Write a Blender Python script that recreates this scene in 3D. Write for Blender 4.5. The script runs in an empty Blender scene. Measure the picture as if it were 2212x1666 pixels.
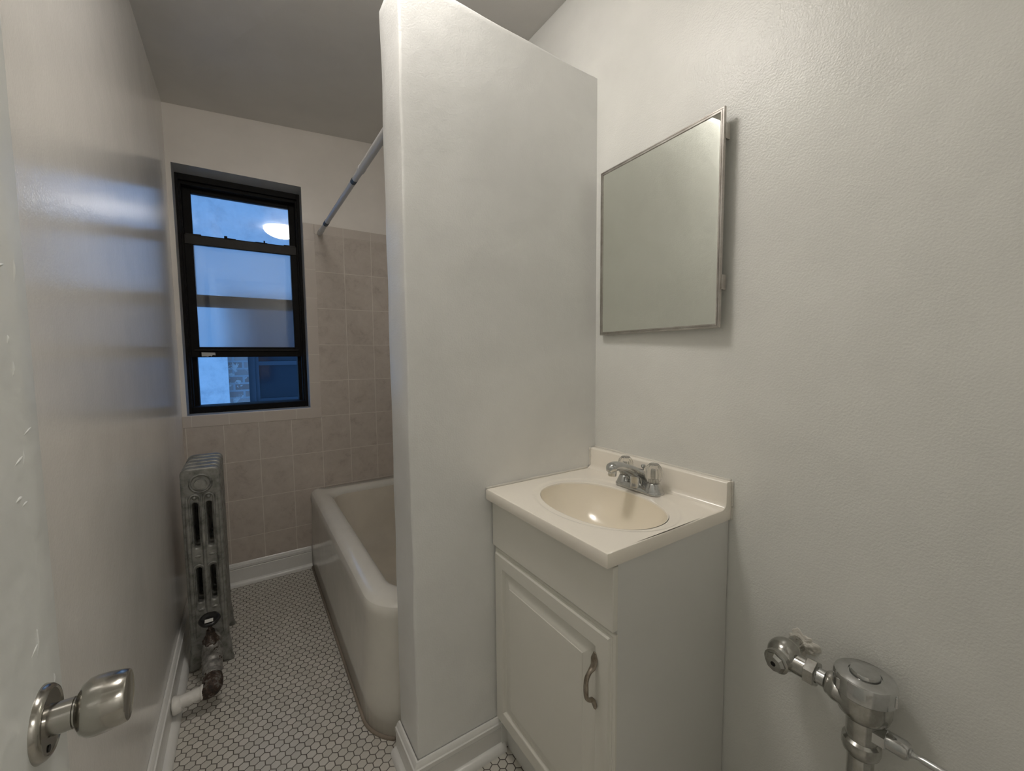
import bpy, bmesh, math, random
from mathutils import Vector, Matrix, noise
PI = math.pi
sc = bpy.context.scene
COL = sc.collection
random.seed(4)

# ------------------------------------------------------------------ measures
XL, XR, YB, YP, XP = -.2636, 1.0168, 2.5826, 1.0343, .3537
YP2 = 1.1887                      # far face of the half-height partition
HC, CAMZ = 2.437, 1.207
YF = -.06                         # inner face of the front wall (doorway)

# ------------------------------------------------------------------ helpers
def link(name, me, mat=None, parent=None):
    o = bpy.data.objects.new(name, me); COL.objects.link(o)
    if mat: me.materials.append(mat)
    if parent:
        o.parent = parent
        o.location = -Vector(parent['_base'])
    return o
def obj(name, bm, mat=None, parent=None, smooth=None):
    bmesh.ops.recalc_face_normals(bm, faces=bm.faces)
    me = bpy.data.meshes.new(name); bm.to_mesh(me); bm.free()
    if smooth is not None:
        for p in me.polygons: p.use_smooth = True
        if smooth < 180: me.set_sharp_from_angle(angle=math.radians(smooth))
    return link(name, me, mat, parent)
def thing(name, label, cat, base=(0, 0, 0), group=None):
    o = bpy.data.objects.new(name, None); COL.objects.link(o)
    o.location = base; o['_base'] = tuple(float(b) for b in base)
    o.empty_display_size = .05
    o['label'] = label; o['category'] = cat
    if group: o['group'] = group
    return o
def struct(o, label=None, cat=None):
    o['kind'] = 'structure'
    if label: o['label'] = label
    if cat: o['category'] = cat
    return o
def sthing(name, label, cat, base=(0, 0, 0)):
    return struct(thing(name, label, cat, base))
def add_box(bm, x0, x1, y0, y1, z0, z1, bev=0, seg=2):
    r = bmesh.ops.create_cube(bm, size=1)
    vs = r['verts']
    for v in vs:
        v.co = Vector((x0 + (v.co.x + .5) * (x1 - x0), y0 + (v.co.y + .5) * (y1 - y0), z0 + (v.co.z + .5) * (z1 - z0)))
    if bev:
        es = list({e for v in vs for e in v.link_edges})
        bmesh.ops.bevel(bm, geom=es, offset=bev, segments=seg, affect='EDGES', profile=.5)
    return vs
def box(x0, x1, y0, y1, z0, z1, bev=0, seg=2):
    bm = bmesh.new(); add_box(bm, x0, x1, y0, y1, z0, z1, bev, seg); return bm
def axis_mat(origin, axis, spin=0):
    z = Vector(axis).normalized()
    q = z.to_track_quat('Z', 'Y')
    return Matrix.Translation(Vector(origin)) @ q.to_matrix().to_4x4() @ Matrix.Rotation(spin, 4, 'Z')
def add_lathe(bm, prof, origin, axis=(0, 0, 1), n=40, spin=0, rfun=None):
    """prof: list of (r, h) along the axis; r 0 closes the end"""
    M = axis_mat(origin, axis, spin); rings = []
    for r, h in prof:
        if r < 1e-6: rings.append([bm.verts.new(M @ Vector((0, 0, h)))])
        else:
            ring = []
            for i in range(n):
                a = 2 * PI * i / n; k = rfun(a, h) if rfun else 1
                ring.append(bm.verts.new(M @ Vector((r * k * math.cos(a), r * k * math.sin(a), h))))
            rings.append(ring)
    for A, B in zip(rings, rings[1:]):
        if len(A) == 1 and len(B) == 1: continue
        for i in range(n):
            j = (i + 1) % n
            if len(A) == 1: bm.faces.new((A[0], B[i], B[j]))
            elif len(B) == 1: bm.faces.new((A[i], A[j], B[0]))
            else: bm.faces.new((A[i], A[j], B[j], B[i]))
def lathe(prof, origin, axis=(0, 0, 1), n=40, spin=0, rfun=None):
    bm = bmesh.new(); add_lathe(bm, prof, origin, axis, n, spin, rfun); return bm
def add_rings(bm, rings, cap0=True, cap1=True, closed=True):
    R = [[bm.verts.new(Vector(p)) for p in ring] for ring in rings]
    n = len(R[0])
    for A, B in zip(R, R[1:]):
        for i in range(n if closed else n - 1):
            j = (i + 1) % n
            bm.faces.new((A[i], A[j], B[j], B[i]))
    if cap0: bm.faces.new(list(reversed(R[0])))
    if cap1: bm.faces.new(R[-1])
def smooth_path(pts, sub=8):
    P = [Vector(p) for p in pts]; out = []
    for i in range(len(P) - 1):
        p0, p1, p2, p3 = P[max(i - 1, 0)], P[i], P[i + 1], P[min(i + 2, len(P) - 1)]
        for k in range(sub):
            t = k / sub
            out.append(.5 * ((2 * p1) + (p2 - p0) * t + (2 * p0 - 5 * p1 + 4 * p2 - p3) * t * t + (3 * p1 - p0 - 3 * p2 + p3) * t ** 3))
    out.append(P[-1]); return out
def lerp_list(vals, n):
    out = []
    for i in range(n):
        f = i / (n - 1) * (len(vals) - 1); k = min(int(f), len(vals) - 2); t = f - k
        t = t * t * (3 - 2 * t)
        out.append(vals[k] * (1 - t) + vals[k + 1] * t)
    return out
def add_tube(bm, pts, ra, rb=None, n=20, up=(0, 0, 1), smooth=True, sub=8):
    """tube with elliptical section: ra = half width (side), rb = half height (towards up)"""
    P = smooth_path(pts, sub) if smooth else [Vector(p) for p in pts]
    m = len(P)
    A = lerp_list(ra, m) if isinstance(ra, (list, tuple)) else [ra] * m
    B = lerp_list(rb, m) if isinstance(rb, (list, tuple)) else ([rb] * m if rb else A)
    rings = []
    for i, p in enumerate(P):
        t = (P[min(i + 1, m - 1)] - P[max(i - 1, 0)]).normalized()
        u = Vector(up); s = t.cross(u)
        if s.length < 1e-4: s = t.cross(Vector((1, 0, 0)))
        s.normalize(); w = s.cross(t).normalized()
        rings.append([p + s * A[i] * math.cos(2 * PI * k / n) + w * B[i] * math.sin(2 * PI * k / n) for k in range(n)])
    add_rings(bm, rings)
def add_sweep(bm, prof, path, closed_prof=True):
    """prof: (out, up) points; path: list of (x, y) corners; 'out' is to the right of travel; mitred"""
    n = len(path); rings = []
    for i, p in enumerate(path):
        p = Vector(p)
        d0 = (p - Vector(path[i - 1])).normalized() if i > 0 else None
        d1 = (Vector(path[i + 1]) - p).normalized() if i < n - 1 else None
        if d0 is None: d0 = d1
        if d1 is None: d1 = d0
        n0 = Vector((d0.y, -d0.x)); n1 = Vector((d1.y, -d1.x))
        m = (n0 + n1); m = m / (m.dot(n0))
        rings.append([(p.x + m.x * o, p.y + m.y * o, z) for o, z in prof])
    add_rings(bm, rings)
def grid_cut(bm, step, axes='xyz'):
    xs = [v.co for v in bm.verts]
    for ax in axes:
        k = 'xyz'.index(ax); lo = min(c[k] for c in xs); hi = max(c[k] for c in xs)
        m = max(1, int(round((hi - lo) / step)))
        for i in range(1, m):
            co = Vector((0, 0, 0)); co[k] = lo + (hi - lo) * i / m
            no = Vector((0, 0, 0)); no[k] = 1
            bmesh.ops.bisect_plane(bm, geom=bm.verts[:] + bm.edges[:] + bm.faces[:], plane_co=co, plane_no=no)
def rrect(x0, x1, y0, y1, rads, z, n=8):
    """rounded rectangle ring; rads for corners (x0y0, x1y0, x1y1, x0y1)"""
    out = []
    cs = [((x0, y0), PI, (1, 1)), ((x1, y0), 1.5 * PI, (-1, 1)), ((x1, y1), 0, (-1, -1)), ((x0, y1), .5 * PI, (1, -1))]
    for (c, a0, s), r in zip(cs, rads):
        for k in range(n + 1):
            a = a0 + .5 * PI * k / n
            out.append((c[0] + s[0] * r + r * math.cos(a), c[1] + s[1] * r + r * math.sin(a), z))
    return out

# ------------------------------------------------------------------ materials
class NT:
    def __init__(s, name):
        s.m = bpy.data.materials.new(name); s.m.use_nodes = True
        s.t = s.m.node_tree; s.N = s.t.nodes; s.b = s.N['Principled BSDF']; s.out = s.N['Material Output']
    def n(s, kind, **kw):
        x = s.N.new(kind)
        for k, v in kw.items(): setattr(x, k, v)
        return x
    def l(s, a, b): s.t.links.new(a, b)
    def val(s, inp, v):
        if isinstance(v, bpy.types.NodeSocket): s.l(v, inp)
        elif v is not None: inp.default_value = v
    def math(s, op, a, b=None, c=None, clamp=False):
        x = s.n('ShaderNodeMath', operation=op, use_clamp=clamp)
        s.val(x.inputs[0], a); s.val(x.inputs[1], b); s.val(x.inputs[2], c)
        return x.outputs[0]
    def ramp(s, f, stops):
        x = s.n('ShaderNodeValToRGB'); s.l(f, x.inputs[0]); e = x.color_ramp.elements
        while len(e) < len(stops): e.new(.5)
        for el, (p, c) in zip(e, stops): el.position = p; el.color = (*c, 1)
        return x.outputs[0]
    def mix(s, f, a, b):
        x = s.n('ShaderNodeMix', data_type='RGBA'); s.val(x.inputs[0], f)
        for i, v in ((6, a), (7, b)):
            if isinstance(v, tuple): v = (*v, 1) if len(v) == 3 else v
            s.val(x.inputs[i], v)
        return x.outputs[2]
    def noise(s, scale, detail=3, rough=.5, vec=None, dist=0):
        x = s.n('ShaderNodeTexNoise'); x.inputs['Scale'].default_value = scale
        x.inputs['Detail'].default_value = detail; x.inputs['Roughness'].default_value = rough
        x.inputs['Distortion'].default_value = dist
        s.l(vec if vec is not None else s.co(), x.inputs['Vector'])
        return x.outputs['Fac']
    def co(s):
        if not hasattr(s, '_co'): s._co = s.n('ShaderNodeNewGeometry').outputs['Position']
        return s._co
    def sep(s):
        x = s.n('ShaderNodeSeparateXYZ'); s.l(s.co(), x.inputs[0]); return x.outputs
    def bump(s, h, strength=.2, dist=.002, prev=None):
        x = s.n('ShaderNodeBump'); x.inputs['Strength'].default_value = strength; x.inputs['Distance'].default_value = dist
        s.l(h, x.inputs['Height'])
        if prev: s.l(prev, x.inputs['Normal'])
        return x.outputs[0]
    def set(s, **kw):
        for k, v in kw.items():
            i = s.b.inputs[k.replace('_', ' ')]
            if isinstance(v, tuple) and len(v) == 3: v = (*v, 1)
            s.val(i, v)
        return s.m

def paint(name, col, rough=.35, peel=.12, wave=.1, coat=0, dirt=.03, spec=.5, peel_scale=230):
    t = NT(name)
    v = t.noise(3.1, 4, .6)
    c2 = tuple(x * (1 - dirt * 3) for x in col)
    c = t.ramp(v, [(.3, c2), (.65, col)])
    p = t.noise(peel_scale, 2, .5); w = t.noise(9, 3, .55)
    nb = t.bump(w, wave, .02); nb = t.bump(p, peel, .0012, nb)
    return t.set(Base_Color=c, Roughness=rough, Normal=nb, Specular_IOR_Level=spec, Coat_Weight=coat, Coat_Roughness=.12)
WALL = (.80, .80, .765)
M_right = paint('wall paint eggshell', WALL, .35, .62, .10, spec=.5)
M_left = paint('wall paint glossy', (.78, .76, .72), .19, .22, .05, spec=.75, peel_scale=180)
M_part = paint('partition paint', (.845, .85, .835), .33, .45, .14)
M_back = paint('back wall paint', (.87, .825, .77), .3, .2, .08)
M_ceil = paint('ceiling paint', (.72, .70, .665), .45, .2, .06)
M_trim = paint('trim paint', (.82, .815, .79), .25, .1, .15)
M_door = paint('door paint', (.70, .715, .69), .42, .35, .35, peel_scale=60)
M_cab = paint('cabinet thermofoil', (.76, .745, .68), .36, .03, .01, dirt=.01)
M_cabside = paint('cabinet side paint', (.72, .72, .69), .5, .05, .01, dirt=.01)
M_marble = paint('cultured marble', (.98, .925, .83), .2, .0, .01, coat=.3, dirt=.012)
M_basin = paint('cultured marble basin', (.95, .87, .725), .18, .0, .01, coat=.4, dirt=.02)
M_caulk = paint('white caulk', (.80, .77, .70), .45, .2, .6, dirt=.08)
M_hall = paint('hall paint', (.82, .81, .78), .5, .1, .05)

def metal(name, col, rough, bump=0, scale=40, aniso=0, dark=None):
    t = NT(name); kw = dict(Metallic=1., Roughness=rough, Anisotropic=aniso)
    if dark:
        v = t.noise(scale, 5, .65); kw['Base_Color'] = t.ramp(v, [(.38, dark), (.62, col)])
        kw['Roughness'] = t.math('MULTIPLY_ADD', v, .25, rough - .08)
    else: kw['Base_Color'] = col
    if bump: kw['Normal'] = t.bump(t.noise(scale * 3, 3), bump, .001)
    return t.set(**kw)
M_chrome = metal('chrome', (.62, .63, .63), .09, dark=(.5, .5, .49), scale=25)
M_chrome2 = metal('worn chrome', (.56, .56, .54), .13, dark=(.40, .39, .36), scale=30)
M_knob = metal('satin nickel', (.44, .425, .39), .17, aniso=.5)
M_dark = metal('dark socket', (.03, .03, .03), .4)
M_pull = metal('aged bronze pull', (.42, .37, .31), .3, dark=(.26, .22, .18), scale=60)
M_steel = metal('stainless frame', (.55, .53, .50), .28, dark=(.42, .39, .36), scale=18)

t = NT('silver radiator paint')
v = t.noise(30, 5, .6)
M_rad = t.set(Base_Color=t.ramp(v, [(.3, (.11, .11, .10)), (.5, (.25, .25, .23)), (.75, (.36, .355, .33))]), Metallic=.35, Roughness=.36,
              Normal=t.bump(t.noise(110, 4, .6), .35, .002))
t = NT('corroded valve metal')
v = t.noise(45, 5, .65); r = t.noise(16, 4, .6)
z = t.sep()[2]
M_valve = t.set(Base_Color=t.mix(t.math('GREATER_THAN', r, .63), t.ramp(v, [(.3, (.10, .095, .085)), (.6, (.33, .32, .30)), (.8, (.5, .49, .46))]), (.05, .034, .024)),
                Metallic=.35, Roughness=.45, Normal=t.bump(v, .6, .003))
t = NT('rusty iron')
v = t.noise(60, 5, .7)
M_rust = t.set(Base_Color=t.ramp(v, [(.38, (.018, .013, .010)), (.52, (.06, .035, .024)), (.62, (.17, .16, .145))]), Roughness=.6, Metallic=.2, Normal=t.bump(v, .7, .003))
t = NT('black handwheel plastic')
M_black = t.set(Base_Color=(.012, .012, .012), Roughness=.25)
M_white = paint('white painted pipe', (.76, .74, .70), .4, .2, .5)
t = NT('white number plate')
M_tag = t.set(Base_Color=(.6, .6, .57), Roughness=.4)

t = NT('bathtub enamel')
v = t.noise(5, 4, .6)
M_tub = t.set(Base_Color=t.ramp(v, [(.3, (.72, .70, .64)), (.6, (.78, .76, .70))]), Roughness=.17, Normal=t.bump(t.noise(7, 2), .08, .02), Coat_Weight=.2)
M_tubin = paint('bathtub worn inside', (.70, .645, .55), .28, .0, .04, dirt=.05)
M_grime = paint('grimy caulk', (.36, .30, .24), .6, .3, .6, dirt=.15)

# window
t = NT('black aluminium')
v = t.noise(25, 4, .6)
M_alu = t.set(Base_Color=t.ramp(v, [(.3, (.004, .0036, .0033)), (.75, (.009, .008, .007))]), Roughness=.6, Specular_IOR_Level=.18, Metallic=.0, Normal=t.bump(v, .1, .002))
M_brownalu = t.set() if False else None
t = NT('worn brown aluminium')
v = t.noise(25, 4, .6)
M_rail = t.set(Base_Color=t.ramp(v, [(.3, (.018, .016, .0135)), (.75, (.032, .028, .024))]), Roughness=.5, Specular_IOR_Level=.3, Metallic=.0)
def glassmat(name, rough, haze, col=(.9, .95, 1)):
    t = NT(name)
    rf = t.n('ShaderNodeBsdfRefraction'); rf.inputs['IOR'].default_value = 1.35; rf.inputs['Roughness'].default_value = rough
    rf.inputs['Color'].default_value = (*col, 1)
    tr = t.n('ShaderNodeBsdfTransparent'); tr.inputs[0].default_value = (*col, 1)
    df = t.n('ShaderNodeBsdfTranslucent'); df.inputs[0].default_value = (.75, .8, .85, 1)
    gl = t.n('ShaderNodeBsdfGlossy'); gl.inputs['Roughness'].default_value = .02; gl.inputs[0].default_value = (1, 1, 1, 1)
    m1 = t.n('ShaderNodeMixShader'); m1.inputs[0].default_value = haze
    t.l(tr.outputs[0] if rough == 0 else rf.outputs[0], m1.inputs[1]); t.l(df.outputs[0], m1.inputs[2])
    fr = t.n('ShaderNodeFresnel'); fr.inputs[0].default_value = 1.5
    m2 = t.n('ShaderNodeMixShader'); t.l(t.math('MULTIPLY', fr.outputs[0], 1.6), m2.inputs[0])
    t.l(m1.outputs[0], m2.inputs[1]); t.l(gl.outputs[0], m2.inputs[2])
    t.l(m2.outputs[0], t.out.inputs[0]); t.N.remove(t.b)
    return t.m
M_pane = glassmat('window glass upper hazed', .0, .08, (1, 1, 1))
M_pane2 = glassmat('window glass lower frosted', .30, .09, (1, 1, 1))
t = NT('clear acrylic')
M_acryl = t.set(Base_Color=(.97, .95, .9), Transmission_Weight=.86, Roughness=.04, IOR=1.49)
t = NT('mirror silver')
M_mirror = t.set(Base_Color=(.80, .82, .76), Metallic=1., Roughness=.015)

# hexagonal mosaic floor: hexagons with flats facing +-X, rows stepping along Y
def hexfloor():
    t = NT('hex mosaic floor'); w = .0268; h = w * math.sqrt(3)
    X, Y, Z = t.sep()
    n1 = t.noise(6, 2); X = t.math('ADD', X, t.math('MULTIPLY', t.math('SUBTRACT', n1, .5), .004))
    def cell(px, py):
        a = t.math('SUBTRACT', t.math('FLOORED_MODULO', px, w), w / 2)
        b = t.math('SUBTRACT', t.math('FLOORED_MODULO', py, h), h / 2)
        return a, b
    ax, ay = cell(X, Y); bx, by = cell(t.math('SUBTRACT', X, w / 2), t.math('SUBTRACT', Y, h / 2))
    la = t.math('ADD', t.math('MULTIPLY', ax, ax), t.math('MULTIPLY', ay, ay))
    lb = t.math('ADD', t.math('MULTIPLY', bx, bx), t.math('MULTIPLY', by, by))
    sel = t.math('LESS_THAN', la, lb)
    def pick(a, b): return t.math('ADD', t.math('MULTIPLY', sel, a), t.math('MULTIPLY', t.math('SUBTRACT', 1, sel), b))
    gx = pick(ax, bx); gy = pick(ay, by)
    AX = t.math('ABSOLUTE', gx); AY = t.math('ABSOLUTE', gy)
    d = t.math('MAXIMUM', AX, t.math('ADD', t.math('MULTIPLY', AX, .5), t.math('MULTIPLY', AY, .8660254)))
    mr = t.n('ShaderNodeMapRange', interpolation_type='SMOOTHSTEP'); t.l(d, mr.inputs[0])
    mr.inputs[1].default_value = w / 2 - .0019; mr.inputs[2].default_value = w / 2 - .0008
    g = mr.outputs[0]
    cid = t.n('ShaderNodeCombineXYZ'); t.l(t.math('SUBTRACT', X, gx), cid.inputs[0]); t.l(t.math('SUBTRACT', Y, gy), cid.inputs[1])
    wn = t.n('ShaderNodeTexWhiteNoise'); vm = t.n('ShaderNodeVectorMath', operation='SNAP')
    t.l(cid.outputs[0], vm.inputs[0]); vm.inputs[1].default_value = (.001, .001, .001); t.l(vm.outputs[0], wn.inputs[0])
    tile = t.ramp(wn.outputs[0], [(0, (.56, .54, .485)), (.6, (.62, .60, .545)), (1, (.67, .64, .585))])
    tile = t.mix(t.math('MULTIPLY', t.noise(90, 3), .22), tile, (.36, .33, .28))
    grout = t.ramp(t.noise(7, 4, .6), [(.35, (.07, .06, .05)), (.65, (.16, .14, .12))])
    c = t.mix(g, tile, grout)
    rough = t.math('MULTIPLY_ADD', g, .4, .3)
    nb = t.bump(t.math('SUBTRACT', 1, g), .5, .0012)
    return t.set(Base_Color=c, Roughness=rough, Normal=nb)
M_floor = hexfloor()

# beige marbled wall tile, world-aligned grid on the window wall
def walltile(name, ax0, px, az0, pz, marb=1):
    t = NT(name); X, Y, Z = t.sep()
    def line(v, o, p):
        m = t.math('FLOORED_MODULO', t.math('SUBTRACT', v, o), p)
        return t.math('MINIMUM', m, t.math('SUBTRACT', p, m))
    d = t.math('MINIMUM', line(X, ax0, px), line(Z, az0, pz))
    mr = t.n('ShaderNodeMapRange', interpolation_type='SMOOTHSTEP'); t.l(d, mr.inputs[0])
    mr.inputs[1].default_value = .0022; mr.inputs[2].default_value = .0008
    g = mr.outputs[0]
    fx = t.math('FLOOR', t.math('DIVIDE', t.math('SUBTRACT', X, ax0), px)); fz = t.math('FLOOR', t.math('DIVIDE', t.math('SUBTRACT', Z, az0), pz))
    cid = t.n('ShaderNodeCombineXYZ'); t.l(fx, cid.inputs[0]); t.l(fz, cid.inputs[2])
    wn = t.n('ShaderNodeTexWhiteNoise'); t.l(cid.outputs[0], wn.inputs[0])
    off = t.n('ShaderNodeVectorMath', operation='SCALE'); t.l(wn.outputs[1], off.inputs[0]); off.inputs['Scale'].default_value = 9
    add = t.n('ShaderNodeVectorMath', operation='ADD'); t.l(off.outputs[0], add.inputs[0]); t.l(t.co(), add.inputs[1])
    v = t.math('ADD', t.math('MULTIPLY', t.noise(13, 8, .74, add.outputs[0], .5), .75), t.math('MULTIPLY', t.noise(45, 5, .7, add.outputs[0], 0), .25))
    c = t.ramp(v, [(.3, (.40, .345, .305)), (.46, (.545, .485, .43)), (.66, (.62, .56, .50))]) if marb else t.ramp(v, [(.3, (.60, .54, .485)), (.7, (.63, .57, .51))])
    c = t.mix(g, c, (.74, .69, .62))
    nb = t.bump(t.math('SUBTRACT', 1, g), .35, .0012)
    return t.set(Base_Color=c, Roughness=t.math('MULTIPLY_ADD', g, .3, .3), Normal=nb)
M_tile = walltile('marbled wall tile', .52, .1545, 1.895, .2055)
M_cap = walltile('bullnose cap tile', .52, .1545, .80, 9, 0)
M_strip = walltile('bullnose edge tile', 8.5, 9, 1.855, .158, 0)
M_capl = walltile('bullnose sill tile', .237, .1545, .70, 9, 0)

# exterior
t = NT('pale painted brickwork')
v = t.noise(9, 6, .7); v2 = t.noise(30, 4, .6)
M_exwall = t.set(Base_Color=t.ramp(v, [(.32, (.52, .54, .56)), (.5, (.66, .68, .69)), (.7, (.74, .75, .76))]), Roughness=.8, Normal=t.bump(v2, .5, .01))
t = NT('old rough brick')
mp = t.n('ShaderNodeMapping'); mp.inputs['Rotation'].default_value = (PI / 2, 0, 0); t.l(t.co(), mp.inputs[0])
br = t.n('ShaderNodeTexBrick'); t.l(mp.outputs[0], br.inputs[0]); br.inputs['Scale'].default_value = 1
br.inputs['Brick Width'].default_value = .14; br.inputs['Row Height'].default_value = .062; br.inputs['Mortar Size'].default_value = .009
br.inputs['Color1'].default_value = (.24, .17, .145, 1); br.inputs['Color2'].default_value = (.36, .31, .29, 1); br.inputs['Mortar'].default_value = (.33, .33, .34, 1)
v = t.noise(18, 5, .7)
M_brick = t.set(Base_Color=t.mix(t.math('GREATER_THAN', v, .60), br.outputs[0], (.46, .45, .44)), Roughness=.9,
                Normal=t.bump(t.math('ADD', br.outputs['Fac'], v), .8, .01))
M_exframe = paint('blue-grey painted frame', (.055, .075, .10), .5, .1, .1)
t = NT('dark neighbour glass')
M_exglass = t.set(Base_Color=(.02, .03, .045), Roughness=.12, Specular_IOR_Level=.6)

def emis(name, col, s):
    t = NT(name); return t.set(Base_Color=(.9, .9, .88), Emission_Color=col, Emission_Strength=s, Roughness=.3)
LAMP = emis('lit opal glass', (1, .945, .885), 22.)
LAMP2 = emis('lit hall opal glass', (1, .97, .93), 50.)

# ------------------------------------------------------------------ room shell
T = .16
fl = struct(obj('floor', box(XL - T, XR + T, -1.9, YB + .25, -.1, 0), M_floor), 'white hexagonal mosaic tile floor with dark grout', 'floor')
# left and right walls
struct(obj('wall_left', box(XL - T, XL, YF - T, YB, 0, HC + .06), M_left), 'glossy off-white wall left of the window behind the radiator', 'wall')
wr = box(XR, XR + T, YF - T, YB, 0, HC + .06)
wr = obj('wall_right', wr, M_right)
struct(wr, 'off-white wall on the right behind mirror and vanity', 'wall'); wr['_base'] = (0, 0, 0)
# rough plaster patch around the water pipe
bm = bmesh.new()
def irr(a, h): return 1 + .22 * math.sin(3 * a + 1) + .12 * math.sin(7 * a) + .08 * math.sin(13 * a + 2)
add_lathe(bm, [(.027, 0)] + [(.026 - .0010 * i, .0015 + .0003 * i) for i in range(20)] + [(0, .007)], (XR + .0005, 0.3820, 0.5606), (-1, 0, 0), 60, 0, irr)
for v in bm.verts:
    if v.co.x < XR - .001: v.co.x += noise.noise(v.co * 120) * .003 - .001 + noise.noise(v.co * 300) * .0015
obj('plaster_patch', bm, M_caulk, wr, 180)

# back wall with window opening, as one mesh of four slabs plus tapered reveals
WX0, WX1, WZ0, WZ1 = -.2438, .3109, .921, 2.139
FD = .10                                        # reveal depth to the window frame
bm = bmesh.new()
add_box(bm, XL - T, WX0, YB, YB + .24, 0, HC + .06)
add_box(bm, WX1, XR + T, YB, YB + .24, 0, HC + .06)
add_box(bm, WX0, WX1, YB, YB + .24, 0, WZ0)
add_box(bm, WX0, WX1, YB, YB + .24, WZ1, HC + .06)
bw = struct(obj('wall_back', bm, M_back), 'window wall with painted plaster above beige tile', 'wall'); bw['_base'] = (0, 0, 0)
tk = .005
z0t = .118
bm = bmesh.new()
add_box(bm, XL, XR, YB - tk, YB, z0t, .862); add_box(bm, .367, XR, YB - tk, YB, .862, 1.895)
obj('tile_facing', bm, M_tile, bw)
obj('cap_tile_row', box(.3669, XR, YB - tk - .002, YB, 1.895, 1.948, .0015), M_cap, bw)
obj('sill_tile_row', box(XL, WX1 + .056, YB - tk - .002, YB, .862, .9195, .0015), M_capl, bw)
obj('edge_tile_strip', box(WX1 + .001, .367, YB - tk - .002, YB, .9195, 1.948, .0015), M_strip, bw)

# ceiling (the old ceiling sags a little towards the tub corner)
bm = box(XL - T, XR + T, YF - T, YB + .24, HC, HC + .12)
for v in bm.verts:
    if v.co.z < HC + .01:
        fx = (v.co.x - XL) / (XR - XL); fy = max(0, (v.co.y - 1.1) / (YB - 1.1))
        v.co.z += (-.024 + .075 * fx) * min(fy, 1.1)
struct(obj('ceiling', bm, M_ceil), 'plain grey-white painted ceiling', 'ceiling')

# partition: half-height plaster wall with wavy edges
bm = box(XP, XR, YP, YP2, 0, 2.124, 0)
for v in bm.verts:
    if v.co.z > 2: v.co.z += .016 if v.co.x < .6 else -.014
grid_cut(bm, .03, 'xz'); grid_cut(bm, .05, 'y')
bmesh.ops.recalc_face_normals(bm, faces=bm.faces)
es = [e for e in bm.edges if len(e.link_faces) == 2 and e.calc_face_angle(0) > 1.2 and (max(v.co.x for v in e.verts) < XR - .001)]
bmesh.ops.bevel(bm, geom=es, offset=.007, segments=3, affect='EDGES', profile=.5)
for v in bm.verts:
    if v.co.x > XR - .002: continue
    edge = min(abs(v.co.x - XP), .03) / .03
    a = .0008 + .0026 * (1 - edge)
    p = v.co * 5.5
    n_ = noise.noise_vector(p)
    k = 1 if v.co.z > .14 else .25
    v.co.x += n_.x * a * k; v.co.y += n_.y * .0012 * k
    if v.co.z > 2.08: v.co.z += n_.z * .004
struct(obj('wall_partition', bm, M_part, smooth=50), 'short white partition wall between tub and vanity', 'wall')

# front wall with doorway, hall beyond (behind the camera)
DX0, DX1, DZ = -.2, .62, 2.05
bm = bmesh.new()
add_box(bm, XL, DX0, YF - T, YF, 0, HC); add_box(bm, DX1, XR, YF - T, YF, 0, HC); add_box(bm, DX0, DX1, YF - T, YF, DZ, HC)
struct(obj('wall_front', bm, M_right), 'wall with the doorway behind the viewer', 'wall')
bm = bmesh.new()
cz = .07
add_box(bm, DX1, DX1 + cz, YF, YF + .014, 0, DZ + cz, .003); add_box(bm, DX0 - .06, DX1, YF, YF + .014, DZ, DZ + cz, .003)
struct(obj('trim_1', bm, M_trim), 'white painted door casing', 'trim')
bm = bmesh.new()
add_box(bm, -1.0, -.95, -1.9, YF - T, 0, HC); add_box(bm, 1.3, 1.35, -1.9, YF - T, 0, HC); add_box(bm, -1.0, 1.35, -1.95, -1.9, 0, HC)
add_box(bm, -1.0, XL - T, YF - T - .02, YF - T, 0, HC); add_box(bm, XR + T, 1.35, YF - T - .02, YF - T, 0, HC)
struct(obj('wall_hall', bm, M_hall), 'hallway walls beyond the doorway', 'wall')
bm = bmesh.new(); add_box(bm, -1.0, 1.35, -1.95, YF - T, HC, HC + .1)
struct(obj('ceiling_hall', bm, M_ceil), 'hallway ceiling', 'ceiling')
bm = bmesh.new(); add_box(bm, -1.0, XL - T, -1.9, YF - T, -.1, 0); add_box(bm, XR + T, 1.35, -1.9, YF - T, -.1, 0)
struct(obj('floor_hall', bm, M_floor), 'hallway floor', 'floor')

# baseboards
def bb_prof(h, t_=.013):
    return [(0, 0), (t_ + .001, 0), (t_ + .001, h - .034), (t_ - .001, h - .031), (t_ + .003, h - .026), (t_ + .0025, h - .014), (t_ - .001, h - .012), (t_ - .003, h - .006), (t_ - .008, h), (0, h)]
def shoe_prof(o=.013, r=.019):
    return [(o, 0)] + [(o + r * math.cos(a), r * 1.15 * math.sin(a)) for a in [i * PI / 12 for i in range(0, 7)]]
def baseboard(name, h, path, lab, shoe=.019):
    bm = bmesh.new(); add_sweep(bm, bb_prof(h), path)
    o = struct(obj(name, bm, M_trim, smooth=30), lab, 'baseboard'); o['_base'] = (0, 0, 0)
    bm = bmesh.new(); add_sweep(bm, shoe_prof(.013, shoe), path)
    obj('shoe_moulding', bm, M_trim, o, 40)
e = .0005
baseboard('baseboard_left', .12, [(XL + e, YF + .02), (XL + e, YB - .006)], 'white baseboard along the left wall', .022)
baseboard('baseboard_back', .12, [(XL + .014, YB - .0005), (.283, YB - .0005)], 'white baseboard under the tiled window wall')
baseboard('baseboard_partition', .098, [(XP - .002, YP2 - .004), (XP - .002, YP - .002), (.622, YP - .002)], 'white moulded baseboard around the partition foot')

# ------------------------------------------------------------------ window
win = sthing('window_1', 'black aluminium double hung window with its lower sash raised', 'window', (0, YB + .1, WZ0))
bm = bmesh.new()
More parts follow.
